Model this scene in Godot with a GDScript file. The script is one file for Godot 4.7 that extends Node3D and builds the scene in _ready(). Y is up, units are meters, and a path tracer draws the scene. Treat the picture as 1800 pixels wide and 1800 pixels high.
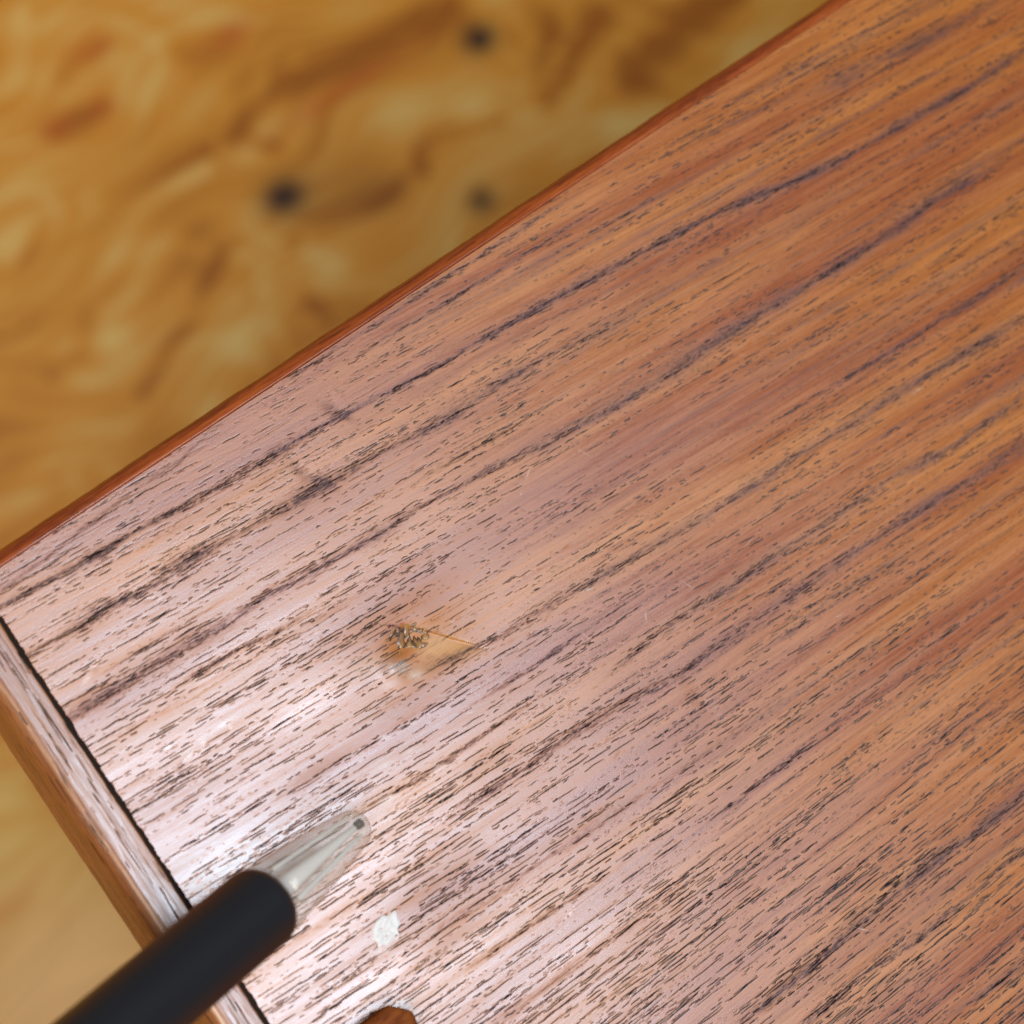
extends Node3D
# Corner of a small teak table seen from close above, a black pen with a frosted tip over it, knotty plywood floor far below.
# All measures of the table are in millimetres in its own frame (x along the long edge, z into the table, from the near corner); MM turns them into metres.

const MM := 0.001
const TOP := 420.0          # height of the table top above the floor
const PPM := 11.37          # texels per millimetre of the table's wood
const TW := 2048
const TH := 1366
const TX := -6.0            # where the wood texture begins
const TZ := -2.0
const SPAN_X := 180.1
const SPAN_Z := 120.1
const THICK := 8.5
const LONG := 430.0
const DEEP := 330.0

# dark growth lines: half width, strength, points along x, z
const GROWTH := [
	[0.75, 1.00, [7.9, 4.3, 12.8, 4.7, 21.1, 5.6, 25.3, 5.7, 32.5, 6.5, 39.5, 7.0, 49.4, 7.5, 56.3, 8.3, 60.1, 8.7, 66.6, 9.5, 73.2, 9.9, 81.3, 10.5, 88.4, 11.0, 97.1, 12.0, 106.2, 12.8, 116.6, 14.3, 123.9, 15.8, 132.5, 17.0, 143.2, 17.7, 153.2, 18.7, 164.3, 18.8]],
	[1.20, 0.90, [8.1, 10.4, 13.5, 10.9, 17.1, 10.7, 22.1, 11.8, 27.3, 11.8, 30.2, 11.9, 35.3, 12.6, 44.4, 13.2, 50.0, 13.7, 55.5, 14.2, 60.8, 14.8, 67.0, 15.4, 73.9, 15.4, 81.2, 16.1, 86.6, 17.0, 91.9, 17.5]],
	[0.40, 0.70, [58.1, 19.4, 62.8, 19.8, 70.4, 20.5, 77.2, 20.9]],
	[1.10, 0.85, [9.7, 18.8, 15.2, 19.2, 21.9, 19.3, 28.2, 20.1, 33.7, 20.1, 38.7, 20.8, 46.3, 21.5, 50.4, 21.8, 55.2, 21.9, 60.5, 22.7, 68.4, 23.4, 73.2, 24.3, 78.2, 25.0, 85.7, 25.8, 93.3, 26.3, 101.8, 26.3, 109.6, 26.8, 117.2, 27.4, 123.9, 27.7, 130.5, 28.2, 137.8, 27.9, 147.9, 28.8]],
	[1.00, 0.80, [45.5, 37.8, 54.9, 39.8, 60.9, 40.1, 66.0, 40.7, 72.8, 41.4, 81.5, 42.4, 86.5, 42.9, 93.6, 43.3, 99.0, 43.3, 103.8, 43.9, 109.4, 44.5, 116.0, 44.7, 122.5, 45.3, 132.3, 46.2, 138.8, 46.6]],
	[0.50, 0.80, [111.6, 39.5, 123.2, 40.4, 127.7, 40.5, 134.2, 41.3, 140.2, 41.4, 143.4, 41.6]],
	[0.80, 0.80, [63.4, 50.9, 68.4, 50.4, 74.6, 50.6, 83.0, 51.3, 91.5, 51.6, 96.6, 52.2, 102.4, 52.5, 109.0, 52.7, 115.8, 53.9, 121.4, 54.4, 131.6, 54.7]],
	[1.00, 0.80, [36.5, 52.8, 42.9, 53.2, 47.9, 53.6, 52.0, 53.7, 55.8, 53.9, 63.4, 54.7, 70.2, 55.8, 76.5, 55.9, 87.5, 56.6, 97.1, 57.1, 101.5, 57.4, 107.9, 57.9, 112.8, 58.2, 119.1, 59.1, 127.9, 59.1]],
	[0.40, 0.70, [82.6, 60.1, 92.3, 59.8, 100.3, 60.7]],
	[1.00, 1.00, [49.2, 91.8, 56.3, 92.0, 61.5, 92.2, 66.5, 92.0, 72.8, 92.1, 77.8, 92.1, 84.3, 92.3, 89.0, 92.8, 95.3, 93.0, 97.5, 92.8]],
	[0.80, 0.90, [54.3, 96.8, 59.9, 97.0, 65.6, 96.8, 69.9, 97.5, 75.0, 97.9, 80.9, 98.0, 87.4, 98.0, 92.8, 98.1]],
	[0.90, 0.70, [73.6, 107.4, 78.5, 108.0, 83.5, 108.3]],
	[0.70, 0.70, [63.5, 71.7, 67.0, 71.9, 71.9, 71.8]],
	[1.50, 0.60, [135.5, 8.0, 139.5, 8.5, 143.8, 8.9, 150.0, 10.0, 156.7, 10.6, 163.4, 11.3]],
	[0.50, 0.50, [113.2, 4.5, 124.0, 5.7, 132.5, 6.6]],
	[0.50, 0.60, [13.7, 2.7, 22.1, 2.2, 28.3, 1.8, 35.1, 1.9, 41.5, 0.7]],
	[0.45, 0.75, [51.1, 1.1, 59.8, 1.2, 67.3, 1.4, 75.4, 1.4, 84.2, 1.5, 92.9, 1.7]],
	[0.50, 0.70, [60.0, 3.2, 64.9, 3.3, 72.6, 3.9, 79.1, 4.0, 87.5, 4.4, 93.7, 4.5]],
	[0.35, 0.80, [16.6, 17.0, 21.3, 17.3]],
	[0.50, 0.80, [20.3, 22.8, 27.4, 23.3, 31.6, 24.2]],
	[0.40, 0.80, [48.6, 44.3, 55.3, 44.8, 61.6, 44.9]],
	[0.40, 0.80, [28.1, 46.0, 35.3, 47.2, 43.3, 47.5, 49.7, 47.9]],
	[0.50, 0.60, [67.2, 90.7, 74.5, 91.4, 83.4, 91.5]],
	[0.45, 0.70, [28.2, 67.5, 33.1, 67.9, 39.0, 68.2, 42.0, 68.8]],
]

var rng := RandomNumberGenerator.new()
var fine := FastNoiseLite.new()
var soft := FastNoiseLite.new()


func _ready() -> void:
	rng.seed = 4711
	for n in [fine, soft]:
		n.noise_type = FastNoiseLite.TYPE_SIMPLEX_SMOOTH
		n.fractal_type = FastNoiseLite.FRACTAL_NONE
		n.frequency = 1.0
	fine.seed = 11
	soft.seed = 29

	# ---------- camera, surroundings, light
	var cam := Camera3D.new()
	cam.name = "camera"
	var lens := CameraAttributesPhysical.new()
	lens.frustum_focal_length = 71.71
	lens.frustum_focus_distance = 0.356
	lens.exposure_aperture = 16.0
	lens.frustum_near = 0.02
	lens.frustum_far = 20.0
	cam.attributes = lens
	cam.fov = 19.0
	cam.near = 0.02
	cam.far = 20.0
	cam.transform = Transform3D(Basis(Vector3(0.73575, 0.32374, 0.59486), Vector3(0.52997, 0.27165, -0.80333), Vector3(-0.42167, 0.90631, 0.02829)), Vector3(-87.11, TOP + 326.27, 38.94) * MM)
	add_child(cam)
	cam.current = true

	var around := WorldEnvironment.new()
	around.name = "surroundings"
	var env := Environment.new()
	env.background_mode = Environment.BG_COLOR
	env.background_color = Color(0.60, 0.57, 0.54)
	env.background_energy_multiplier = 0.3
	env.tonemap_mode = Environment.TONE_MAPPER_LINEAR
	env.tonemap_exposure = 1.32
	env.sdfgi_enabled = true
	env.ssao_enabled = true
	env.ssil_enabled = true
	around.environment = env
	add_child(around)

	var window := AreaLight3D.new()
	window.name = "window_light"
	window.area_size = Vector2(0.58, 0.58)
	window.light_color = Color(0.86, 0.93, 1.0)
	window.light_energy = 1.5
	window.area_range = 6.0
	window.shadow_enabled = true
	window.position = Vector3(0.60, 2.6, 0.13)
	add_child(window)
	window.look_at(Vector3(0.03, TOP * MM, 0.06), Vector3.RIGHT)

	var fill_lamp := AreaLight3D.new()  # fill lamp behind the camera, added for soft overall light; no source seen
	fill_lamp.name = "added_fill_light"
	fill_lamp.area_size = Vector2(0.9, 0.9)
	fill_lamp.light_color = Color(1.0, 0.95, 0.88)
	fill_lamp.light_energy = 3.2
	fill_lamp.area_range = 8.0
	fill_lamp.shadow_enabled = true
	fill_lamp.position = Vector3(-1.0, 2.6, 0.4)
	add_child(fill_lamp)
	fill_lamp.look_at(Vector3(0.08, TOP * MM, 0.04), Vector3.RIGHT)

	# ---------- the setting, then the things
	build_floor()
	build_table()
	build_pen()
	build_stick()
	build_flake()


# ============================================================ small helpers

func tag(o: Node, label: String, category: String) -> void:
	o.set_meta("label", label)
	o.set_meta("category", category)


func mat(color: Color, rough: float) -> StandardMaterial3D:
	var m := StandardMaterial3D.new()
	m.albedo_color = color.linear_to_srgb()
	m.roughness = rough
	return m


func part(called: String, mesh: Mesh, m: Material, parent: Node) -> MeshInstance3D:
	var o := MeshInstance3D.new()
	o.name = called
	o.mesh = mesh
	o.material_override = m
	parent.add_child(o, true)
	return o


func arrays_mesh(v: PackedVector3Array, n: PackedVector3Array, uv: PackedVector2Array, ix: PackedInt32Array, c := PackedColorArray()) -> ArrayMesh:
	var a := []
	a.resize(Mesh.ARRAY_MAX)
	a[Mesh.ARRAY_VERTEX] = v
	a[Mesh.ARRAY_NORMAL] = n
	if uv.size():
		a[Mesh.ARRAY_TEX_UV] = uv
	if c.size():
		a[Mesh.ARRAY_COLOR] = c
	a[Mesh.ARRAY_INDEX] = ix
	var m := ArrayMesh.new()
	m.add_surface_from_arrays(Mesh.PRIMITIVE_TRIANGLES, a)
	return m


func grid_index(cols: int, rows: int) -> PackedInt32Array:
	# vertices run row by row; +x along columns and +z along rows gives faces that look up
	var ix := PackedInt32Array()
	for r in rows - 1:
		for c in cols - 1:
			var a := r * cols + c
			ix.append_array([a, a + 1, a + cols, a + 1, a + cols + 1, a + cols])
	return ix


func fold(t: float) -> float:
	return pingpong(t, 1.0)


# ============================================================ wood

func slope(z: float) -> float:
	return 0.085 - 0.052 * smoothstep(52.0, 88.0, z)


func joint_x(z: float) -> float:
	return 7.08 - (z - 5.38) * 0.0508


class Wood:
	var w: int
	var h: int
	var ppm: float
	var x0: float
	var z0: float
	var line: PackedFloat32Array
	var pore: PackedFloat32Array
	var pale: PackedFloat32Array
	var rough: PackedFloat32Array
	var scuff_glare: PackedFloat32Array

	func _init(aw: int, ah: int, appm: float, ax: float, az: float) -> void:
		w = aw
		h = ah
		ppm = appm
		x0 = ax
		z0 = az
		for a in ["line", "pore", "pale", "rough", "scuff_glare"]:
			var f := PackedFloat32Array()
			f.resize(w * h)
			set(a, f)

	# a dash along the grain: tapered, slightly crooked
	func dash(x: float, z: float, length: float, half: float, s: float, strength: float, bend: float) -> void:
		var c0 := maxi(0, int((x - x0) * ppm))
		var c1 := mini(w - 1, int((x + length - x0) * ppm))
		for c in range(c0, c1 + 1):
			var t := ((c + 0.5) / ppm + x0 - x) / length
			if t < 0.0 or t > 1.0:
				continue
			var zc := z + s * t * length + bend * sin(t * 7.0 + z * 3.0)
			var hw := half * (0.55 + 0.45 * sin(t * PI)) * ppm
			var rc := (zc - z0) * ppm
			var r0 := maxi(0, int(rc - hw - 1.0))
			var r1 := mini(h - 1, int(rc + hw + 2.0))
			for r in range(r0, r1 + 1):
				var cover := clampf(hw - absf(r + 0.5 - rc) + 0.5, 0.0, 1.0) * strength
				var i := r * w + c
				if cover > pore[i]:
					pore[i] = cover

	func blob(a: PackedFloat32Array, x: float, z: float, rx: float, rz: float, amount: float, turn := 0.0) -> void:
		var reach := maxf(rx, rz) * 2.2
		var cs := cos(turn)
		var sn := sin(turn)
		for r in range(maxi(0, int((z - reach - z0) * ppm)), mini(h, int((z + reach - z0) * ppm))):
			for c in range(maxi(0, int((x - reach - x0) * ppm)), mini(w, int((x + reach - x0) * ppm))):
				var dx := c / ppm + x0 - x
				var dz := r / ppm + z0 - z
				var u := (dx * cs + dz * sn) / rx
				var v := (dz * cs - dx * sn) / rz
				var q := u * u + v * v
				if q < 4.5:
					a[r * w + c] += amount * exp(-q)


func make_table_wood() -> StandardMaterial3D:
	var wd := Wood.new(TW, TH, PPM, TX, TZ)
	# --- growth lines seen in the photograph, then faint ones between them
	for g in GROWTH:
		growth_line(wd, g[0] * 0.95, g[1] * 0.92, g[2])
		line_pores(wd, g[0], g[1], g[2])
	for k in 120:
		var x := rng.randf_range(0.0, 160.0)
		var z := rng.randf_range(2.0, 116.0)
		var length := rng.randf_range(15.0, 85.0)
		var s := slope(z)
		growth_line(wd, 0.14 + 0.9 * pow(rng.randf(), 2.5), rng.randf_range(0.14, 0.5), [x, z, x + length * 0.5, z + s * length * 0.5, x + length, z + s * length])
	# --- pores, in chains along the grain
	var made := 0
	while made < 23000:
		var x := rng.randf_range(-2.0, 172.0)
		var z := rng.randf_range(0.0, 117.0)
		var near := clampf(0.92 - x / 190.0 + (z - 30.0) / 170.0, 0.48, 1.0)
		var cluster := 0.5 + 0.5 * soft.get_noise_2d(x * 0.035 + 40.0, (z - x * slope(z)) * 0.22)
		if rng.randf() > (0.35 + 0.65 * near) * (0.25 + 0.95 * cluster):
			continue
		var small := rng.randf() < 0.55
		var chain := rng.randi_range(1, 5)
		for k in chain:
			var length := rng.randf_range(0.25, 0.9)
			var half := rng.randf_range(0.022, 0.042)
			var dark := rng.randf_range(0.35, 0.8) * (0.5 + 0.6 * near)
			if not small:
				length = (0.5 + 2.6 * pow(rng.randf(), 1.9)) * (0.6 + 1.2 * near * near)
				half = rng.randf_range(0.026, 0.058) * (0.75 + 0.35 * near)
				dark = rng.randf_range(0.65, 1.3) * (0.55 + 0.6 * near)
			wd.dash(x, z, length, half, slope(z) + rng.randf_range(-0.035, 0.035), minf(dark, 1.0), rng.randf_range(-0.05, 0.05))
			x += length + (rng.randf_range(0.1, 0.9) if rng.randf() < 0.6 else rng.randf_range(0.9, 2.6))
			z += slope(z) * length + rng.randf_range(-0.10, 0.10)
			made += 1
	# hairlines: long open vessels, thin and faint
	for k in 520:
		var x := rng.randf_range(-2.0, 165.0)
		var z := rng.randf_range(0.0, 117.0)
		wd.dash(x, z, rng.randf_range(3.0, 11.0), rng.randf_range(0.018, 0.036), slope(z) + rng.randf_range(-0.02, 0.02), rng.randf_range(0.25, 0.75), rng.randf_range(-0.08, 0.08))
	# specks
	for k in 2600:
		var x := rng.randf_range(-2.0, 172.0)
		var z := rng.randf_range(0.0, 117.0)
		wd.dash(x, z, rng.randf_range(0.12, 0.4), rng.randf_range(0.025, 0.05), slope(z), rng.randf_range(0.2, 0.7), 0.0)
	# --- marks, wear and painted rim glare: bare wood in the dent, rubbed and dull patches, old dents, fine scratches
	wd.blob(wd.pale, 46.6, 36.2, 2.5, 1.7, 1.1, 0.6)
	wd.blob(wd.pale, 49.2, 38.1, 2.0, 0.9, 1.0, 0.75)
	for j in 30:   # dark broken rim along the upper side of the dent
		var f := j / 29.0
		wd.blob(wd.line, lerpf(43.4, 48.6, f) + 0.15 * sin(f * 17.0), lerpf(30.9, 35.6, f), 0.30, 0.16, 0.32 * (1.0 - 0.7 * f), 0.8)
	wd.blob(wd.pale, 43.0, 37.4, 2.6, 0.9, 0.5, 0.3)
	for b in [[31.0, 58.0, 9.0, 2.6, 0.13], [27.0, 63.0, 6.0, 1.6, 0.12], [47.0, 31.0, 9.0, 3.2, 0.10], [40.0, 39.0, 6.0, 2.0, 0.08], [12.0, 20.0, 10.0, 4.0, 0.05], [44.0, 50.0, 5.0, 1.5, 0.07], [26.0, 39.5, 5.0, 1.3, 0.08]]:
		wd.blob(wd.rough, b[0], b[1], b[2], b[3], b[4], 0.06)
	for b in [[22.0, 62.5, 8.0, 1.0, -0.07], [38.0, 58.0, 8.0, 1.5, -0.06], [12.0, 43.0, 6.0, 4.0, -0.05], [30.5, 33.0, 5.0, 1.3, -0.06], [41.0, 73.0, 12.0, 2.0, -0.05]]:
		wd.blob(wd.rough, b[0], b[1], b[2], b[3], b[4], 0.06)
	for b in [[41.6, 35.6, 1.3, 0.7, 0.55, 0.6], [42.6, 37.4, 0.9, 0.5, 0.4, 0.4], [38.5, 33.5, 3.0, 1.2, 0.10, 0.3], [33.0, 43.5, 1.6, 0.5, 0.26, 0.2], [36.5, 44.0, 1.0, 0.4, 0.24, 0.2], [31.0, 46.8, 1.2, 0.4, 0.22, 0.3], [38.0, 47.5, 0.8, 0.3, 0.22, 0.1], [35.0, 41.0, 0.6, 0.25, 0.3, 0.5], [20.0, 60.0, 1.2, 0.4, 0.25, 0.5]]:  # first two paint the glare on the dent rim, the rest are scuffs
		wd.blob(wd.scuff_glare, b[0], b[1], b[2], b[3], b[4], b[5])
	wd.blob(wd.rough, 46.0, 35.0, 7.5, 4.2, 0.13, 0.35)
	for b in [[53.9, 6.6, 2.0, 0.8, 0.42, 1.15], [54.8, 8.4, 1.1, 0.5, 0.4, 1.0], [46.0, 10.3, 1.3, 0.8, 0.42, 1.3], [47.4, 12.8, 1.9, 0.6, 0.4, 1.1]]:
		wd.blob(wd.line, b[0], b[1], b[2], b[3], b[4], b[5])
	for k in 34:   # short bright scratches and dust
		var x := rng.randf_range(12.0, 125.0)
		var z := rng.randf_range(12.0, 100.0)
		var turn := rng.randf_range(-1.4, 1.4)
		wd.blob(wd.scuff_glare, x, z, rng.randf_range(0.07, 0.9), rng.randf_range(0.045, 0.07), rng.randf_range(0.2, 0.6), turn)
	for g in [[49.0, 57.0, 53.5, 63.5], [52.0, 62.0, 55.0, 66.5], [62.0, 44.0, 64.0, 48.0]]:
		for j in 60:
			var f := j / 60.0
			wd.blob(wd.scuff_glare, lerpf(g[0], g[2], f) + 0.1 * sin(f * 9.0), lerpf(g[1], g[3], f), 0.08, 0.06, 0.10 * (0.5 + 0.5 * sin(f * 23.0)))
	for k in 26:
		var x := rng.randf_range(10.0, 120.0)
		var z := rng.randf_range(12.0, 100.0)
		for j in rng.randi_range(3, 9):
			wd.blob(wd.rough, x + rng.randf_range(-3.0, 3.0), z + rng.randf_range(-1.5, 1.5), rng.randf_range(0.15, 0.9), rng.randf_range(0.1, 0.3), rng.randf_range(-0.12, 0.16), rng.randf_range(-0.4, 0.6))

	# --- put it together
	var rgb := PackedByteArray()
	rgb.resize(TW * TH * 3)
	var orm := PackedByteArray()
	orm.resize(TW * TH * 3)
	var high := PackedByteArray()
	high.resize(TW * TH)
	var to_srgb := srgb_table()
	var i := 0
	for r in TH:
		var z := (r + 0.5) / PPM + TZ
		var s := slope(z)
		for c in TW:
			var x := (c + 0.5) / PPM + TX
			var p := z - s * x
			var broad := soft.get_noise_2d(x * 0.011, p * 0.13)
			var band := soft.get_noise_2d(x * 0.02 + 90.0, p * 0.55)
			var streak := fine.get_noise_2d(x * 0.09, p * 2.6)
			var hair := fine.get_noise_2d(x * 0.55 + 300.0, p * 8.5)
			var grain := fine.get_noise_2d(x * 2.6, p * 7.0 + 70.0)
			var t := clampf(0.46 + 0.42 * broad + 0.24 * band + 0.12 * streak, 0.0, 1.0)
			var red := lerpf(0.34, 0.52, t)
			var green := lerpf(0.088, 0.183, t)
			var blue := lerpf(0.020, 0.024, t)
			var shade := 1.0 + 0.10 * streak + 0.09 * hair + 0.05 * grain
			red *= shade
			green *= shade
			blue *= shade
			var pale := minf(wd.pale[i], 1.0)
			if pale > 0.01:
				red = lerpf(red, 0.62, pale)
				green = lerpf(green, 0.29, pale)
				blue = lerpf(blue, 0.07, pale)
			var dark := wd.line[i]
			if dark > 0.01:
				dark = clampf(dark * (1.22 + 0.85 * hair + 0.45 * streak + 0.35 * grain), 0.0, 1.0)
				var k := 1.0 - 0.92 * dark
				red = lerpf(red, lerpf(0.115, 0.052, dark), 1.0 - k)
				green = lerpf(green, lerpf(0.034, 0.022, dark), 1.0 - k)
				blue = lerpf(blue, lerpf(0.032, 0.030, dark), 1.0 - k)
			var pore := wd.pore[i] * (1.0 - 0.75 * pale)
			if pore > 0.01:
				var ink := minf(1.0, pore * 1.7)
				red = lerpf(red, 0.012, ink)
				green = lerpf(green, 0.007, ink)
				blue = lerpf(blue, 0.009, ink)
			var scuff_glare := wd.scuff_glare[i]
			if scuff_glare > 0.01:
				scuff_glare = minf(scuff_glare * (1.0 + 0.8 * hair + 0.5 * grain), 0.9)
				red = lerpf(red, 0.72, scuff_glare)
				green = lerpf(green, 0.68, scuff_glare)
				blue = lerpf(blue, 0.66, scuff_glare)
			rgb[i * 3] = to_srgb[int(clampf(red, 0.0, 1.0) * 4095.0)]
			rgb[i * 3 + 1] = to_srgb[int(clampf(green, 0.0, 1.0) * 4095.0)]
			rgb[i * 3 + 2] = to_srgb[int(clampf(blue, 0.0, 1.0) * 4095.0)]
			var rough := 0.255 + wd.rough[i] + 0.04 * band + 0.03 * streak + 0.02 * hair + 0.22 * dark + 0.3 * pore
			orm[i * 3] = 255
			orm[i * 3 + 1] = int(clampf(rough, 0.12, 1.0) * 255.0)
			orm[i * 3 + 2] = int(clampf(pore * 1.05 + 0.45 * dark, 0.0, 1.0) * 255.0)
			high[i] = int(clampf(0.78 + 0.05 * streak + 0.06 * hair + 0.035 * grain - 0.6 * pore - 0.06 * dark, 0.0, 1.0) * 255.0)
			i += 1
	var m := wood_material(Image.create_from_data(TW, TH, false, Image.FORMAT_RGB8, rgb), Image.create_from_data(TW, TH, false, Image.FORMAT_RGB8, orm), Image.create_from_data(TW, TH, false, Image.FORMAT_L8, high))
	m.heightmap_scale = 0.0017
	return m


# vessels crowd along the growth lines
func line_pores(wd: Wood, half: float, strength: float, pts: Array) -> void:
	for k in range(0, pts.size() - 2, 2):
		var a := Vector2(pts[k], pts[k + 1])
		var b := Vector2(pts[k + 2], pts[k + 3])
		for j in int(a.distance_to(b) * (1.0 + 1.2 * half)):
			var p := a.lerp(b, rng.randf())
			var near := clampf(1.0 - p.x / 230.0, 0.3, 1.0)
			wd.dash(p.x, p.y + rng.randfn(0.0, 0.55) * half, rng.randf_range(0.4, 2.2) * (0.6 + 0.7 * near), rng.randf_range(0.022, 0.05), slope(p.y) + rng.randf_range(-0.03, 0.03), minf(1.0, strength * rng.randf_range(0.4, 1.1) * (0.6 + 0.5 * near)), 0.03)


func wood_material(color: Image, orm: Image, high: Image) -> StandardMaterial3D:
	var m := StandardMaterial3D.new()
	m.albedo_texture = ImageTexture.create_from_image(color)
	var t := ImageTexture.create_from_image(orm)
	m.roughness = 1.0
	m.roughness_texture = t
	m.roughness_texture_channel = BaseMaterial3D.TEXTURE_CHANNEL_GREEN
	m.metallic = 1.0
	m.metallic_texture = t
	m.metallic_texture_channel = BaseMaterial3D.TEXTURE_CHANNEL_BLUE
	m.metallic_specular = 0.68
	m.heightmap_enabled = true
	m.heightmap_texture = ImageTexture.create_from_image(high)
	m.heightmap_scale = 0.005
	return m


func srgb_table() -> PackedByteArray:
	var t := PackedByteArray()
	t.resize(4096)
	for k in 4096:
		t[k] = int(round(Color(k / 4095.0, 0, 0).linear_to_srgb().r * 255.0))
	return t


func growth_line(wd: Wood, half: float, strength: float, pts: Array) -> void:
	var n := pts.size() / 2
	# run on past both ends and fade there
	var lead := 6.0 if strength > 0.5 else 2.0
	var s0 := (float(pts[3]) - float(pts[1])) / maxf(float(pts[2]) - float(pts[0]), 0.01)
	pts = [float(pts[0]) - lead, float(pts[1]) - lead * clampf(s0, -0.02, 0.12)] + pts + [float(pts[n * 2 - 2]) + lead * 1.6, float(pts[n * 2 - 1]) + lead * 0.09]
	n += 2
	var first: float = pts[0]
	var last: float = pts[(n - 1) * 2]
	var tag_ := first * 0.37 + float(pts[1])
	var k := 0
	for c in range(maxi(0, int((first - wd.x0) * wd.ppm)), mini(wd.w, int((last - wd.x0) * wd.ppm))):
		var x := (c + 0.5) / wd.ppm + wd.x0
		while k < n - 2 and x > float(pts[(k + 1) * 2]):
			k += 1
		var xa: float = pts[k * 2]
		var xb: float = pts[k * 2 + 2]
		var za: float = pts[k * 2 + 1]
		var zb: float = pts[k * 2 + 3]
		var z := lerpf(za, zb, (x - xa) / maxf(xb - xa, 0.01)) + 0.07 * soft.get_noise_2d(x * 0.3, tag_) + 0.04 * soft.get_noise_2d(x * 1.7, tag_)
		var ends := smoothstep(0.0, minf(11.0, (last - first) * 0.35), x - first) * smoothstep(0.0, minf(18.0, (last - first) * 0.4), last - x)
		if first < 8.0 and lead > 3.0:
			ends = smoothstep(0.0, 18.0, last - x)
		var wide := half * (0.72 + 0.55 * soft.get_noise_2d(x * 0.09, tag_ + 50.0))
		var force := strength * ends * clampf(0.92 + 0.34 * soft.get_noise_2d(x * 0.11, tag_ + 100.0) + 0.18 * soft.get_noise_2d(x * 0.8, tag_ + 150.0), 0.0, 1.15)
		var reach := wide * 2.4 + 0.3
		for r in range(maxi(0, int((z - reach - wd.z0) * wd.ppm)), mini(wd.h, int((z + reach - wd.z0) * wd.ppm))):
			var d := (r + 0.5) / wd.ppm + wd.z0 - z
			# a soft band with a tighter, darker core on its lower side
			var q := d / wide
			var core := (d - 0.25 * wide) / (0.32 * wide + 0.06)
			var v := force * (0.56 * exp(-q * q) + 0.30 * exp(-core * core))
			var i := r * wd.w + c
			if v > wd.line[i]:
				wd.line[i] = v


# wood of the solid edges: columns run across the profile, rows along the piece
func make_edge_wood(w: int, h: int, across: float, along: float, light: Vector3, deep: Vector3, pores: int, seed_: int) -> StandardMaterial3D:
	var wd := Wood.new(h, w, h / along, 0.0, 0.0)   # painted with the grain along x, then turned
	rng.seed = seed_
	for k in 9:
		var z := rng.randf_range(0.2, across)
		var x := rng.randf_range(-20.0, along * 0.6)
		var length := rng.randf_range(30.0, 90.0)
		growth_line(wd, rng.randf_range(0.12, 0.4), rng.randf_range(0.25, 0.6), [maxf(x, 0.0), z, x + length * 0.6, z + rng.randf_range(-0.4, 0.4), x + length, z + rng.randf_range(-0.5, 0.5)])
	for k in pores:
		wd.dash(rng.randf_range(-2.0, along), rng.randf_range(0.0, across), rng.randf_range(0.8, 7.0), rng.randf_range(0.020, 0.046), rng.randf_range(-0.015, 0.045), rng.randf_range(0.25, 0.95), rng.randf_range(-0.05, 0.05))
	var rgb := PackedByteArray()
	rgb.resize(w * h * 3)
	var orm := PackedByteArray()
	orm.resize(w * h * 3)
	var high := PackedByteArray()
	high.resize(w * h)
	var to_srgb := srgb_table()
	for r in h:
		var x := (r + 0.5) / h * along
		for c in w:
			var z := (c + 0.5) / w * across
			var i := r * w + c
			var j := mini(w - 1, int(z * wd.ppm)) * h + r
			if z * wd.ppm >= w:
				j = (w - 1) * h + r
			var broad := soft.get_noise_2d(x * 0.02 + seed_, z * 0.35)
			var streak := fine.get_noise_2d(x * 0.08 + seed_, z * 2.4)
			var hair := fine.get_noise_2d(x * 0.5 + seed_, z * 8.0)
			var t := clampf(0.5 + 0.5 * broad + 0.4 * streak + 0.2 * hair, 0.0, 1.0)
			var k := 0.85 * clampf(wd.line[j] * (0.8 + 0.4 * hair), 0.0, 1.0)
			var col := deep.lerp(light, t) * (1.0 + 0.08 * hair)
			col = col.lerp(Vector3(0.07, 0.032, 0.022), k)
			var pore := wd.pore[j]
			col = col.lerp(Vector3(0.02, 0.010, 0.009), minf(1.0, pore * 1.6))
			rgb[i * 3] = to_srgb[int(clampf(col.x, 0.0, 1.0) * 4095.0)]
			rgb[i * 3 + 1] = to_srgb[int(clampf(col.y, 0.0, 1.0) * 4095.0)]
			rgb[i * 3 + 2] = to_srgb[int(clampf(col.z, 0.0, 1.0) * 4095.0)]
			orm[i * 3] = 255
			orm[i * 3 + 1] = int(clampf(0.30 + 0.08 * streak + 0.05 * hair + 0.3 * pore, 0.0, 1.0) * 255.0)
			orm[i * 3 + 2] = int(clampf(pore, 0.0, 1.0) * 255.0)
			high[i] = int(clampf(0.8 + 0.06 * hair + 0.05 * streak - 0.6 * pore, 0.0, 1.0) * 255.0)
	return wood_material(Image.create_from_data(w, h, false, Image.FORMAT_RGB8, rgb), Image.create_from_data(w, h, false, Image.FORMAT_RGB8, orm), Image.create_from_data(w, h, false, Image.FORMAT_L8, high))


# ============================================================ floor

const FLOOR_X := 40.0
const FLOOR_Z := -190.0
const FLOOR_W := 440.0
const FLOOR_D := 275.0

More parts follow.
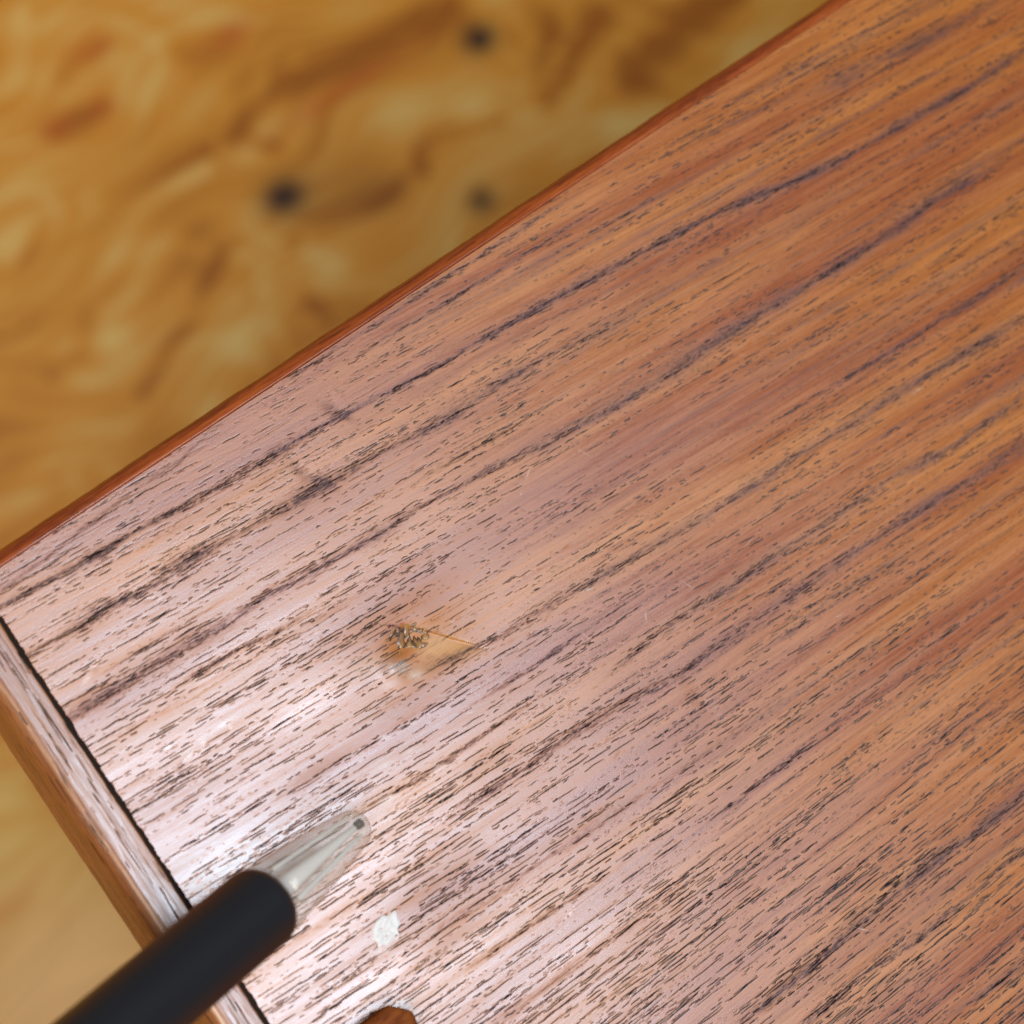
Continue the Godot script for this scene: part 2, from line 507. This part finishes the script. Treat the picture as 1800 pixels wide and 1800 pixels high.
func build_floor() -> void:
	var w := 1024
	var h := 640
	var ppm := w / FLOOR_W
	var warm := Wood.new(w, h, ppm, FLOOR_X, FLOOR_Z)   # line: dark late wood, pale: early wood and painted glare, rough: redness, pore: knots
	for s in [[9, 0.7, [338, -108, 308, -112, 292, -113, 276, -113, 260, -113]], [11, 1.0, [415, -70, 396, -70, 383, -68, 370, -65]], [5, 0.7, [377, -85, 362, -80, 344, -72]], [3.5, 0.8, [263, -112, 264, -106, 268, -103]], [4, 0.5, [253, -76, 259, -81, 273, -79]],
			[4, 0.55, [236, -85, 223, -78, 210, -73, 195, -66]], [4, 0.5, [249, -64, 250, -56]], [4.5, 0.45, [195, -90, 188, -84, 178, -83]], [3.5, 0.7, [300, -75, 302, -81, 309, -82]], [2.5, 0.6, [250, -114, 252, -106]], [3.5, 0.6, [329, -75, 312, -81]], [5, 0.35, [183, -112, 205, -112, 240, -113, 260, -113]], [4, 0.5, [361, -91, 354, -85, 344, -77]],
			[7, 0.4, [288, -74, 275, -78, 264, -77]], [6, 0.6, [277, -135, 270, -136, 262, -137]], [4, 0.55, [245, -151, 236, -150, 230, -148]], [4, 0.6, [234, -136, 226, -138, 218, -137]], [5, 0.18, [80, 20, 90, 24, 98, 30]]]:
		stroke(warm, warm.line, s[2], s[0], s[1])
	for b in [[303, -90, 11, 9], [258, -105, 9, 3.5], [274, -109, 9, 3.5], [324, -82, 8, 6], [259, -65, 10, 7], [405, -51, 22, 7], [216, -99, 10, 4], [203, -135, 14, 7], [245, -133, 12, 6], [223, -152, 9, 5], [228, -64, 11, 6], [205, -54, 10, 6], [197, -81, 6, 5], [229, -167, 14, 6], [242, -108, 10, 3], [366, -50, 14, 6], [92, 10, 30, 26], [85, 42, 30, 24], [110, 30, 26, 20]]:  # last three carry painted glare, the others early wood
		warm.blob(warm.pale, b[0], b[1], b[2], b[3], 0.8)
	for b in [[277, -135, 8, 3.4], [241, -151, 7, 3], [234, -136, 4, 3], [220, -138, 5, 3.4], [295, -106, 24, 2.6]]:
		warm.blob(warm.rough, b[0], b[1], b[2], b[3], 0.9)
	warm.blob(warm.scuff_glare, 84, 48, 36, 26, 1.0)  # glare at the near left of the floor, painted into its colour
	for b in [[339, -98, 5.4, 4.2, 1.2], [261, -90, 6.4, 5.0, 1.05], [309, -59.5, 4.5, 3.8, 0.9], [272, -85, 16.0, 9.0, 0.24], [286, -76, 9.0, 6.0, 0.22]]:
		warm.blob(warm.pore, b[0], b[1], b[2], b[3], b[4])
	var rgb := PackedByteArray()
	rgb.resize(w * h * 3)
	var to_srgb := srgb_table()
	for r in h:
		var z := (r + 0.5) / ppm + FLOOR_Z
		for c in w:
			var x := (c + 0.5) / ppm + FLOOR_X
			var i := r * w + c
			var wx := x + 16.0 * soft.get_noise_2d(x * 0.012, z * 0.016 + 7.0)
			var wz := z + 11.0 * soft.get_noise_2d(x * 0.014 + 31.0, z * 0.02)
			var field := soft.get_noise_2d(wx * 0.008, wz * 0.024) * 2.6 + soft.get_noise_2d(wx * 0.025 + 60.0, wz * 0.05) * 0.5
			var ring := 0.5 + 0.5 * sin(field * TAU)
			ring = ring * ring
			var fibre := fine.get_noise_2d(wx * 0.02, wz * 0.22)
			var patch := soft.get_noise_2d(x * 0.016 + 200.0, z * 0.03)
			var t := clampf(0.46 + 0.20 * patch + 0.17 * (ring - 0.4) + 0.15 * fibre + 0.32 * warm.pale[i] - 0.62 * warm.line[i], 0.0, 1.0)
			var col := Vector3(0.36, 0.115, 0.010).lerp(Vector3(0.64, 0.27, 0.030), smoothstep(0.0, 0.5, t))
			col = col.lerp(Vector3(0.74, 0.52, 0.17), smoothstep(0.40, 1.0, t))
			col = col.lerp(Vector3(0.86, 0.58, 0.30) * (1.0 + 0.10 * fibre), clampf(warm.scuff_glare[i], 0.0, 0.92))
			col = col.lerp(Vector3(0.50, 0.12, 0.018), clampf(warm.rough[i] * 0.8, 0.0, 0.8))
			col = col.lerp(Vector3(0.060, 0.026, 0.012), clampf(warm.pore[i] * 1.1, 0.0, 1.0))
			rgb[i * 3] = to_srgb[int(clampf(col.x, 0.0, 1.0) * 4095.0)]
			rgb[i * 3 + 1] = to_srgb[int(clampf(col.y, 0.0, 1.0) * 4095.0)]
			rgb[i * 3 + 2] = to_srgb[int(clampf(col.z, 0.0, 1.0) * 4095.0)]
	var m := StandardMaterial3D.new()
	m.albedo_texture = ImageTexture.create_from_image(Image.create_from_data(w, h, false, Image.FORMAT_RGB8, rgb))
	m.roughness = 0.42
	m.metallic_specular = 0.32
	# one sheet; the figure is mirrored at the borders of each repeat
	var xs := []
	var zs := []
	for k in range(-5, 7):
		xs.append(FLOOR_X + k * FLOOR_W)
	for k in range(-8, 10):
		zs.append(FLOOR_Z + k * FLOOR_D)
	var v := PackedVector3Array()
	var n := PackedVector3Array()
	var uv := PackedVector2Array()
	for z in zs:
		for x in xs:
			v.append(Vector3(x, 0, z) * MM)
			n.append(Vector3.UP)
			uv.append(Vector2(fold((x - FLOOR_X) / FLOOR_W), fold((z - FLOOR_Z) / FLOOR_D)))
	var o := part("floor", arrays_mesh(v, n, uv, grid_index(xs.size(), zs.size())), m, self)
	o.set_meta("kind", "structure")
	o.set_meta("label", "knotty orange-brown plywood floor far below, out of focus")


func stroke(wd: Wood, a: PackedFloat32Array, pts: Array, half: float, amount: float) -> void:
	for k in range(0, pts.size() - 2, 2):
		var p := Vector2(pts[k], pts[k + 1])
		var q := Vector2(pts[k + 2], pts[k + 3])
		var lo := p.min(q) - Vector2(half, half) * 2.0
		var hi := p.max(q) + Vector2(half, half) * 2.0
		for r in range(maxi(0, int((lo.y - wd.z0) * wd.ppm)), mini(wd.h, int((hi.y - wd.z0) * wd.ppm))):
			for c in range(maxi(0, int((lo.x - wd.x0) * wd.ppm)), mini(wd.w, int((hi.x - wd.x0) * wd.ppm))):
				var at := Vector2(c / wd.ppm + wd.x0, r / wd.ppm + wd.z0)
				var d := at.distance_to(Geometry2D.get_closest_point_to_segment(at, p, q)) / (half * 0.6)
				var i := r * wd.w + c
				a[i] = maxf(a[i], amount * exp(-d * d))


# ============================================================ table

const WALL_A := Vector2(45.6, 32.2)
const WALL_U := Vector2(0.633, 0.774)

func relief(x: float, z: float) -> float:
	# the dent: a clean broken wall on one side from which the floor of the dent rises again, a rough pit at its end, a crushed rim
	var p := Vector2(x, z) - WALL_A
	var t := p.dot(WALL_U)
	var d := p.dot(Vector2(-WALL_U.y, WALL_U.x))
	var h := 0.0
	var below := 39.75 + 0.085 * (x - 51.5) - z     # the floor of the dent ends along the grain
	if d > 0.0 and d < 7.5:
		h -= 0.24 * smoothstep(0.0, 0.2, d) * (1.0 - d / 7.5) * smoothstep(-1.0, 0.6, t) * smoothstep(-0.6, 3.0, below)
	h -= 0.3 * exp(-(pow((x - 44.4) / 2.2, 2.0) + pow((z - 33.3) / 1.5, 2.0)))
	h += 0.22 * exp(-(pow((x - 41.0) / 1.5, 2.0) + pow((z - 35.6) / 1.6, 2.0)))
	# two old dents across the grain near the long edge, and a shallow waviness
	for g in [[53.9, 6.8, 0.7, 1.6, 0.012], [46.4, 11.6, 0.8, 2.2, 0.012], [70.0, 60.0, 0.5, 3.0, 0.01]]:
		h -= g[4] * exp(-(pow((x - g[0] - (z - g[1]) * 0.15) / g[2], 2.0) + pow((z - g[1]) / g[3], 2.0)))
	h += 0.02 * soft.get_noise_2d(x * 0.045, z * 0.06 + 500.0)
	return h


func lines_between(lo: float, hi: float, step: float) -> Array:
	var a := []
	var n := maxi(1, int(round((hi - lo) / step)))
	for k in n:
		a.append(lerpf(lo, hi, float(k) / n))
	return a


func build_table() -> void:
	var t := Node3D.new()
	t.name = "wooden_table"
	t.position = Vector3(0, TOP * MM, 0)
	add_child(t)
	tag(t, "reddish brown teak table with dark grain, worn varnish and a chipped dent", "table")
	var teak := make_table_wood()
	var strip_wood := make_edge_wood(256, 1366, 16.0, 120.0, Vector3(0.42, 0.165, 0.055), Vector3(0.31, 0.105, 0.034), 760, 901)
	var band_wood := make_edge_wood(128, 2048, 12.0, 180.0, Vector3(0.43, 0.092, 0.011), Vector3(0.20, 0.032, 0.005), 60, 902)
	rng.seed = 33

	# the top, as a height field; its left border runs along the joint and is slightly ragged
	var xs := lines_between(7.3, 19.0, 1.2) + lines_between(19.0, 24.0, 0.2) + lines_between(24.0, 38.0, 1.0) + lines_between(38.0, 53.5, 0.16) + lines_between(53.5, 80.0, 1.3) + lines_between(80.0, TX + SPAN_X, 6.0) + lines_between(TX + SPAN_X, TX + 2 * SPAN_X, 30.0) + lines_between(TX + 2 * SPAN_X, LONG, 30.0) + [LONG]
	var zs := lines_between(0.7, 29.0, 0.35) + lines_between(29.0, 43.0, 0.16) + lines_between(43.0, 110.0, 0.35) + lines_between(110.0, TZ + SPAN_Z, 2.0) + lines_between(TZ + SPAN_Z, TZ + 2 * SPAN_Z, 20.0) + lines_between(TZ + 2 * SPAN_Z, DEEP, 20.0) + [DEEP]
	var v := PackedVector3Array()
	var n := PackedVector3Array()
	var uv := PackedVector2Array()
	for z in zs:
		var shift := joint_x(z) + 0.30 - 7.3
		var ragged := 0.10 * fine.get_noise_2d(z * 0.55, 3.0) + 0.09 * fine.get_noise_2d(z * 1.9, 8.0)
		for k in xs.size():
			var xg: float = xs[k]
			var x := xg + shift * clampf(1.0 - (xg - 7.3) / 30.0, 0.0, 1.0) * (1.0 if z < 130.0 else 1.0)
			if k == 0:
				x += ragged
			var h := relief(x, z) if x < 80.0 and z < 75.0 else 0.02 * soft.get_noise_2d(x * 0.045, z * 0.06 + 500.0)
			var e := 0.08
			var hx := 0.0
			var hz := 0.0
			if x < 80.0 and z < 75.0:
				hx = (relief(x + e, z) - relief(x - e, z)) / (2.0 * e)
				hz = (relief(x, z + e) - relief(x, z - e)) / (2.0 * e)
			else:
				hx = 0.02 * (soft.get_noise_2d((x + 1.0) * 0.045, z * 0.06 + 500.0) - soft.get_noise_2d((x - 1.0) * 0.045, z * 0.06 + 500.0)) * 0.5
				hz = 0.02 * (soft.get_noise_2d(x * 0.045, (z + 1.0) * 0.06 + 500.0) - soft.get_noise_2d(x * 0.045, (z - 1.0) * 0.06 + 500.0)) * 0.5
			v.append(Vector3(x, h, z) * MM)
			n.append(Vector3(-hx, 1.0, -hz).normalized())
			uv.append(Vector2(fold((x - TX) / SPAN_X), fold((z - TZ) / SPAN_Z)))
	var ix := grid_index(xs.size(), zs.size())
	# walls down from the border, and the underside
	var cols := xs.size()
	var rows := zs.size()
	var rim := []
	for k in cols:
		rim.append(k)
	for k in range(1, rows):
		rim.append(k * cols + cols - 1)
	for k in range(1, cols):
		rim.append((rows - 1) * cols + cols - 1 - k)
	for k in range(1, rows):
		rim.append((rows - 1 - k) * cols)
	var centre := Vector3(LONG * 0.5, 0, DEEP * 0.5) * MM
	for k in rim.size() - 1:
		var a := v[rim[k]]
		var b := v[rim[k + 1]]
		var side := (b - a).cross(Vector3.UP).normalized()
		if side.dot((a + b) * 0.5 - centre) < 0.0:
			side = -side
		var low := Vector3(0, -THICK * MM + 0.0005, 0)
		var at := v.size()
		v.append_array([a, b, b + low, a + low])
		for j in 4:
			n.append(side)
		uv.append_array([uv[rim[k]], uv[rim[k + 1]], uv[rim[k + 1]], uv[rim[k]]])
		ix.append_array([at, at + 2, at + 1, at, at + 3, at + 2])
	var under := v.size()
	for c in [0, cols - 1, rows * cols - 1, (rows - 1) * cols]:
		v.append(Vector3(v[c].x, (-THICK + 0.5) * MM, v[c].z))
		n.append(Vector3.DOWN)
		uv.append(uv[c])
	ix.append_array([under, under + 2, under + 1, under, under + 3, under + 2])
	part("tabletop", arrays_mesh(v, n, uv, ix), teak, t)

	# solid strips round the top: profile from the joint outwards, as (distance outwards, height, distance along the profile)
	var strip := profile(3.2, 1.7, THICK)
	var end := part("end_strip", extrude(strip, Vector3(joint_x(-1.2) - 0.22, 0, -1.2), Vector3(joint_x(DEEP) - 0.22, 0, DEEP), Vector3(-1, 0, -0.0508).normalized(), 16.0, 120.0, 0.10), strip_wood, t)
	end.set_meta("label", "paler end strip with a rounded outer edge, set off by a dark open joint")
	var band := profile(0.0, 1.9, THICK)
	part("edge_band", extrude(band, Vector3(LONG, 0, 0.7), Vector3(joint_x(0.0) - 0.15, 0, 0.7), Vector3(0, 0, -1), 12.0, 180.0, 0.0), band_wood, t)
	part("edge_band", extrude(band, Vector3(joint_x(DEEP), 0, DEEP), Vector3(LONG, 0, DEEP), Vector3(0, 0, 1), 12.0, 180.0, 0.0), band_wood, t)
	part("end_strip", extrude(strip, Vector3(LONG + 0.3, 0, DEEP), Vector3(LONG + 0.3, 0, -1.2), Vector3(1, 0, 0), 16.0, 120.0, 0.0), strip_wood, t)
	# what shows at the bottom of the joint
	var core := BoxMesh.new()
	core.size = Vector3(1.6, 5.0, DEEP - 2.0) * MM
	var jc := part("joint_core", core, mat(Color(0.008, 0.005, 0.004), 0.9), t)
	jc.transform = Transform3D(Basis(Vector3.UP, -0.0508), Vector3(joint_x(DEEP * 0.5), -2.9, DEEP * 0.5) * MM)

	# splinters and old filler in the pit of the dent
	part("splinters", splinters(), splinter_material(), t)

	# aprons and legs, set well in from the edge
	var plain := mat(Color(0.28, 0.10, 0.04), 0.5)
	for a in [[275.0, 78.0, 250.0, 14.0], [275.0, 252.0, 250.0, 14.0], [143.0, 165.0, 14.0, 160.0], [407.0, 165.0, 14.0, 160.0]]:
		var b := BoxMesh.new()
		b.size = Vector3(a[2], 40.0, a[3]) * MM
		part("apron", b, plain, t).position = Vector3(a[0], -THICK - 19.6, a[1]) * MM
	for a in [[143.0, 78.0], [407.0, 78.0], [143.0, 252.0], [407.0, 252.0]]:
		var l := CylinderMesh.new()
		l.top_radius = 0.014
		l.bottom_radius = 0.009
		l.height = (TOP - THICK - 2.0) * MM
		l.radial_segments = 20
		part("leg", l, plain, t).position = Vector3(a[0], -TOP + (TOP - THICK - 2.0) * 0.5, a[1]) * MM


func profile(flat: float, radius: float, thick: float) -> Array:
	var p := []
	if flat > 0.0:
		p.append(Vector2(0.0, -4.0))
		p.append(Vector2(0.0, -0.22))
		p.append(Vector2(0.06, -0.07))
		p.append(Vector2(0.22, 0.0))
		for k in 4:
			p.append(Vector2(lerpf(0.22, flat, (k + 1) / 4.0), 0.0))
	else:
		p.append(Vector2(0.0, -1.0))
		p.append(Vector2(0.0, 0.0))
	for k in range(1, 11):
		var a := k / 10.0 * PI / 2.0
		p.append(Vector2(flat + sin(a) * radius, (cos(a) - 1.0) * radius))
	p.append(Vector2(flat + radius, -thick + 0.9))
	p.append(Vector2(flat + radius - 0.25, -thick + 0.25))
	p.append(Vector2(flat + radius - 0.9, -thick))
	p.append(Vector2(0.0, -thick))
	return p


func extrude(p: Array, from: Vector3, to: Vector3, out: Vector3, across: float, along: float, ragged: float) -> ArrayMesh:
	# the piece runs from «from» to «to» with its outer side on the left hand when seen from above
	var length := from.distance_to(to)
	var steps := maxi(2, int(length / 1.0))
	var stations := []
	for k in steps + 1:
		stations.append(length * k / steps)
	for k in range(1, int(length / along) + 1):
		stations.append(k * along)
	stations.sort()
	var v := PackedVector3Array()
	var n := PackedVector3Array()
	var uv := PackedVector2Array()
	var ix := PackedInt32Array()
	var run := [0.0]
	for k in range(1, p.size()):
		run.append(run[k - 1] + p[k].distance_to(p[k - 1]))
	var first: float = run[3] if p.size() > 18 else run[1]
	var dir := (to - from) / length
	for s in stations:
		for k in p.size():
			var before: Vector2 = p[maxi(k - 1, 0)]
			var after: Vector2 = p[mini(k + 1, p.size() - 1)]
			var tangent := (after - before).normalized()
			var nn := Vector2(-tangent.y, tangent.x)   # up and outwards while the profile runs outwards
			var wob := 0.0
			if ragged > 0.0 and k < 3:
				wob = ragged * (fine.get_noise_2d(s * 0.5, 40.0) + 0.7 * fine.get_noise_2d(s * 1.6, 44.0))
			if p[k].y < -0.01 and k > 4:
				wob = 0.07 * soft.get_noise_2d(s * 0.12, 60.0 + along) + 0.04 * fine.get_noise_2d(s * 0.7, 70.0 + along)
			var at: Vector3 = from + dir * s + out * (p[k].x + wob) + Vector3.UP * p[k].y
			v.append(at * MM)
			n.append((out * nn.x + Vector3.UP * nn.y).normalized())
			uv.append(Vector2(clampf((run[k] - first) / across, 0.0, 1.0), fold(s / along)))
	var c := p.size()
	for r in stations.size() - 1:
		for k in c - 1:
			var a := r * c + k
			ix.append_array([a, a + c, a + 1, a + 1, a + c, a + c + 1])
	# closed ends
	for e in 2:
		var row: int = 0 if e == 0 else (stations.size() - 1) * c
		var at := v.size()
		for k in c:
			v.append(v[row + k])
			n.append(-dir if e == 0 else dir)
			uv.append(uv[row + k])
		for k in range(1, c - 1):
			ix.append_array([at, at + k, at + k + 1] if e == 0 else [at, at + k + 1, at + k])
	return arrays_mesh(v, n, uv, ix)


func splinter_material() -> StandardMaterial3D:
	var m := mat(Color(1, 1, 1), 0.3)
	m.vertex_color_use_as_albedo = true
	m.clearcoat_enabled = true
	m.clearcoat = 0.5
	m.clearcoat_roughness = 0.2
	return m


func splinters() -> ArrayMesh:
	# torn fibres and old amber filler: ridges and crevices lying across the pit, sunk in at the rim
	var v := PackedVector3Array()
	var n := PackedVector3Array()
	var colors := PackedColorArray()
	var cols := 60
	var rows := 40
	var at := func(c: float, r: float) -> Vector3:
		var u := c / (cols - 1) * 2.0 - 1.0
		var w := r / (rows - 1) * 2.0 - 1.0
		var x := 44.7 + 3.3 * u - 0.5 * w
		var z := 33.5 + 2.0 * w + 1.2 * u
		var q := u * u + w * w + 0.35 * fine.get_noise_2d(u * 2.0 + 9.0, w * 2.0)
		var ridge := fine.get_noise_2d(x * 0.75 + z * 0.25 + 7.0, z * 0.4) + 0.4 * fine.get_noise_2d(x * 1.7 + z * 0.6, z * 1.0 + 4.0)
		var y := relief(x, z) + 0.04 + 0.10 * ridge - 0.45 * smoothstep(0.35, 1.0, q)
		return Vector3(x, y, z)
	for r in rows:
		for c in cols:
			var p: Vector3 = at.call(c, r)
			v.append(p * MM)
			var dx: Vector3 = at.call(c + 0.5, r) - at.call(c - 0.5, r)
			var dz: Vector3 = at.call(c, r + 0.5) - at.call(c, r - 0.5)
			n.append(dz.cross(dx).normalized())
			var k := fine.get_noise_2d(p.x * 0.75 + p.z * 0.25 + 7.0, p.z * 0.4) + 0.4 * fine.get_noise_2d(p.x * 1.7 + p.z * 0.6, p.z * 1.0 + 4.0)
			var tint := fine.get_noise_2d(p.x * 0.9 + 70.0, p.z * 0.9)
			var col := Color(0.075, 0.040, 0.022).lerp(Color(0.40, 0.20, 0.075), smoothstep(-0.30, 0.35, k))
			col = col.lerp(Color(0.46, 0.29, 0.12) if tint > 0.0 else Color(0.30, 0.17, 0.09), smoothstep(0.0, 0.6, absf(tint)) * smoothstep(-0.1, 0.4, k))
			colors.append(col)
	return arrays_mesh(v, n, PackedVector2Array(), grid_index(cols, rows), colors)


# ============================================================ pen

func lathe(p: Array, segments: int) -> ArrayMesh:
	# p: points (along the axis, radius) from the tail to the tip; axis = +x
	var v := PackedVector3Array()
	var n := PackedVector3Array()
	var uv := PackedVector2Array()
	var ix := PackedInt32Array()
	for k in p.size():
		var tangent: Vector2 = (p[mini(k + 1, p.size() - 1)] - p[maxi(k - 1, 0)]).normalized()
		for s in segments + 1:
			var a := s * TAU / segments
			v.append(Vector3(p[k].x, cos(a) * p[k].y, sin(a) * p[k].y) * MM)
			n.append(Vector3(-tangent.y, cos(a) * tangent.x, sin(a) * tangent.x))
			uv.append(Vector2(float(s) / segments, p[k].x / 40.0))
	var c := segments + 1
	for k in p.size() - 1:
		for s in segments:
			var a := k * c + s
			ix.append_array([a, a + c, a + 1, a + 1, a + c, a + c + 1])
	return arrays_mesh(v, n, uv, ix)


func build_pen() -> void:
	var tip := Vector3(23.9, TOP + 9.0, 46.9)
	var back := Vector3(-15.5, TOP + 24.5, 48.3)
	var dir := (tip - back).normalized()
	var side := dir.cross(Vector3.UP).normalized()
	var o := Node3D.new()
	o.name = "pen"
	o.transform = Transform3D(Basis(dir, side.cross(dir), side), tip * MM)
	add_child(o)
	tag(o, "black round-barrelled pen with a frosted see-through tip, held over the table corner", "pen")
	# barrel: the front end is well rounded and leaves a small flat ring round the tip
	var p := [Vector2(-150.0, 0.0), Vector2(-150.0, 3.6), Vector2(-149.0, 4.4), Vector2(-147.5, 4.7)]
	for k in 12:
		p.append(Vector2(lerpf(-146.0, -18.8, k / 11.0), 4.5 + 0.15 * sin(k / 11.0 * PI)))
	for k in range(1, 11):
		var a := k / 10.0 * PI / 2.0
		p.append(Vector2(-18.8 + sin(a) * 2.2, 2.3 + cos(a) * 2.2))
	p.append(Vector2(-16.6, 0.0))
	var black := mat(Color(0.013, 0.015, 0.021), 0.34)
	black.metallic_specular = 0.55
	part("barrel", lathe(p, 72), black, o)
	# tip: a blunt cone of frosted plastic with a darker bore at its end
	var q := [Vector2(-16.8, 0.0), Vector2(-16.8, 3.95), Vector2(-15.0, 3.9), Vector2(-9.5, 3.35), Vector2(-5.0, 2.75), Vector2(-2.8, 2.4)]
	for k in range(1, 9):
		var a := k / 8.0 * PI / 2.0
		q.append(Vector2(-2.5 + sin(a) * 2.3, 0.5 + cos(a) * 1.83))
	q.append(Vector2(-0.1, 0.0))
	var frost := StandardMaterial3D.new()
	frost.albedo_color = Color(0.88, 0.86, 0.82, 0.20)
	frost.transparency = BaseMaterial3D.TRANSPARENCY_ALPHA
	frost.roughness = 0.14
	var cone := part("tip", lathe(q, 56), frost, o)
	cone.set_meta("label", "frosted see-through cone tip with a blunt end")
	var w := [Vector2(-15.9, 0.0), Vector2(-15.9, 1.3), Vector2(-10.0, 0.95), Vector2(-4.0, 0.5), Vector2(-1.6, 0.3), Vector2(-1.2, 0.0)]
	var dark := mat(Color(0.93, 0.95, 0.96), 0.22)
	part("core", lathe(w, 20), dark, cone)  # core and thin rods are white to paint highlight streaks in the cone
	for r in [[0.9, 1.5, 0.35], [-1.2, 1.1, 0.25]]:
		var glint_rod := [Vector2(-15.8, 0.0), Vector2(-15.8, r[2]), Vector2(-5.0, r[2] * 0.8), Vector2(-2.6, r[2] * 0.4), Vector2(-2.4, 0.0)]
		var at := part("glint_rod", lathe(glint_rod, 12), dark, cone)
		at.transform = Transform3D(Basis(Vector3.BACK, -0.07) * Basis(Vector3.UP, r[0] * 0.06), Vector3(0, r[1] * 0.9, r[0]) * MM)
	var bore := [Vector2(-1.1, 0.0), Vector2(-1.1, 0.5), Vector2(-0.4, 0.55), Vector2(-0.15, 0.0)]
	part("point", lathe(bore, 20), mat(Color(0.025, 0.016, 0.012), 0.4), cone)


# ============================================================ the stick and the flake

func build_stick() -> void:
	# a short length of brown wood, flat on the table, its front end whittled to a blunt lopsided point
	var o := Node3D.new()
	o.name = "wooden_stick"
	var front := Vector3(17.0, TOP + 0.2, 67.2)
	o.transform = Transform3D(Basis(Vector3.UP, 0.02), front * MM)
	add_child(o)
	tag(o, "short brown wooden stick with a blunt rounded end, at the bottom edge of the view", "stick")
	var outline := [Vector2(-24, -2.6), Vector2(-2.2, -2.6), Vector2(-1.5, -2.5), Vector2(-0.1, -0.9), Vector2(0.25, -0.3), Vector2(0.2, 0.4), Vector2(-0.5, 2.3), Vector2(-0.9, 2.6), Vector2(-24, 2.7)]
	var st := SurfaceTool.new()
	st.begin(Mesh.PRIMITIVE_TRIANGLES)
	var layers := [[0.0, 0.35], [0.35, 0.0], [3.6, 0.0], [4.2, 0.3], [4.5, 0.9]]
	var rings := []
	for l in layers:
		var ring := []
		var c := Vector2(-10.0, 0.0)
		for p in outline:
			var out: Vector2 = (p - Vector2(clampf(p.x, -22.0, -2.5), 0.0)).normalized()
			var e: Vector2 = p - out * l[1]
			ring.append(Vector3(e.x, l[0] + 0.12 * fine.get_noise_2d(e.x, e.y), e.y) * MM)
		rings.append(ring)
	var k := outline.size()
	for r in rings.size() - 1:
		for s in k:
			var a: Vector3 = rings[r][s]
			var b: Vector3 = rings[r][(s + 1) % k]
			var c: Vector3 = rings[r + 1][(s + 1) % k]
			var d: Vector3 = rings[r + 1][s]
			for q in [a, d, b, b, d, c]:
				st.add_vertex(q)
	for s in range(1, k - 1):
		for q in [rings[-1][0], rings[-1][s + 1], rings[-1][s]]:
			st.add_vertex(q)
		for q in [rings[0][0], rings[0][s], rings[0][s + 1]]:
			st.add_vertex(q)
	st.set_smooth_group(-1)
	st.generate_normals()
	var m := StandardMaterial3D.new()
	var ramp := Gradient.new()
	ramp.offsets = PackedFloat32Array([0.0, 0.45, 1.0])
	ramp.colors = PackedColorArray([Color(0.33, 0.15, 0.06), Color(0.50, 0.26, 0.11), Color(0.62, 0.36, 0.15)])
	var tex := NoiseTexture2D.new()
	tex.width = 256
	tex.height = 256
	var nz := FastNoiseLite.new()
	nz.seed = 5
	nz.frequency = 0.02
	tex.noise = nz
	tex.color_ramp = ramp
	m.albedo_texture = tex
	m.uv1_triplanar = true
	m.uv1_scale = Vector3(60, 260, 260)
	m.roughness = 0.7
	m.metallic_specular = 0.3
	part("shaft", st.commit(), m, o)


func build_flake() -> void:
	var grid := 15
	var v := PackedVector3Array()
	var n := PackedVector3Array()
	var st := SurfaceTool.new()
	st.begin(Mesh.PRIMITIVE_TRIANGLES)
	var at := []
	for r in 9:
		var row := []
		for c in 28:
			var a := c * TAU / 28.0
			var edge := 0.95 + 0.26 * fine.get_noise_2d(cos(a) * 1.3 + 5.0, sin(a) * 1.3) + 0.07 * fine.get_noise_2d(cos(a) * 4.0, sin(a) * 4.0 + 9.0)
			var f := r / 8.0
			var x := cos(a) * f * edge * 2.3
			var z := sin(a) * f * edge * 1.75
			var y := 0.30 + 0.17 * fine.get_noise_2d(x * 1.0 + 20.0, z * 1.0) + 0.03 * fine.get_noise_2d(x * 4.0, z * 4.0)
			if r == 8:
				y = 0.0
			row.append(Vector3(x, y, z) * MM)
		at.append(row)
	for r in 8:
		for c in 28:
			var d := (c + 1) % 28
			for k in [at[r][c], at[r + 1][d], at[r + 1][c], at[r][c], at[r][d], at[r + 1][d]]:
				st.add_vertex(k)
	st.set_smooth_group(0)
	st.generate_normals()
	var m := mat(Color(0.86, 0.88, 0.92), 0.4)
	var o := part("flake", st.commit(), m, self)
	o.transform = Transform3D(Basis(Vector3.UP, 0.5), Vector3(21.7, TOP - 0.20, 58.35) * MM)
	tag(o, "small crumpled white flake stuck flat on the tabletop", "flake")
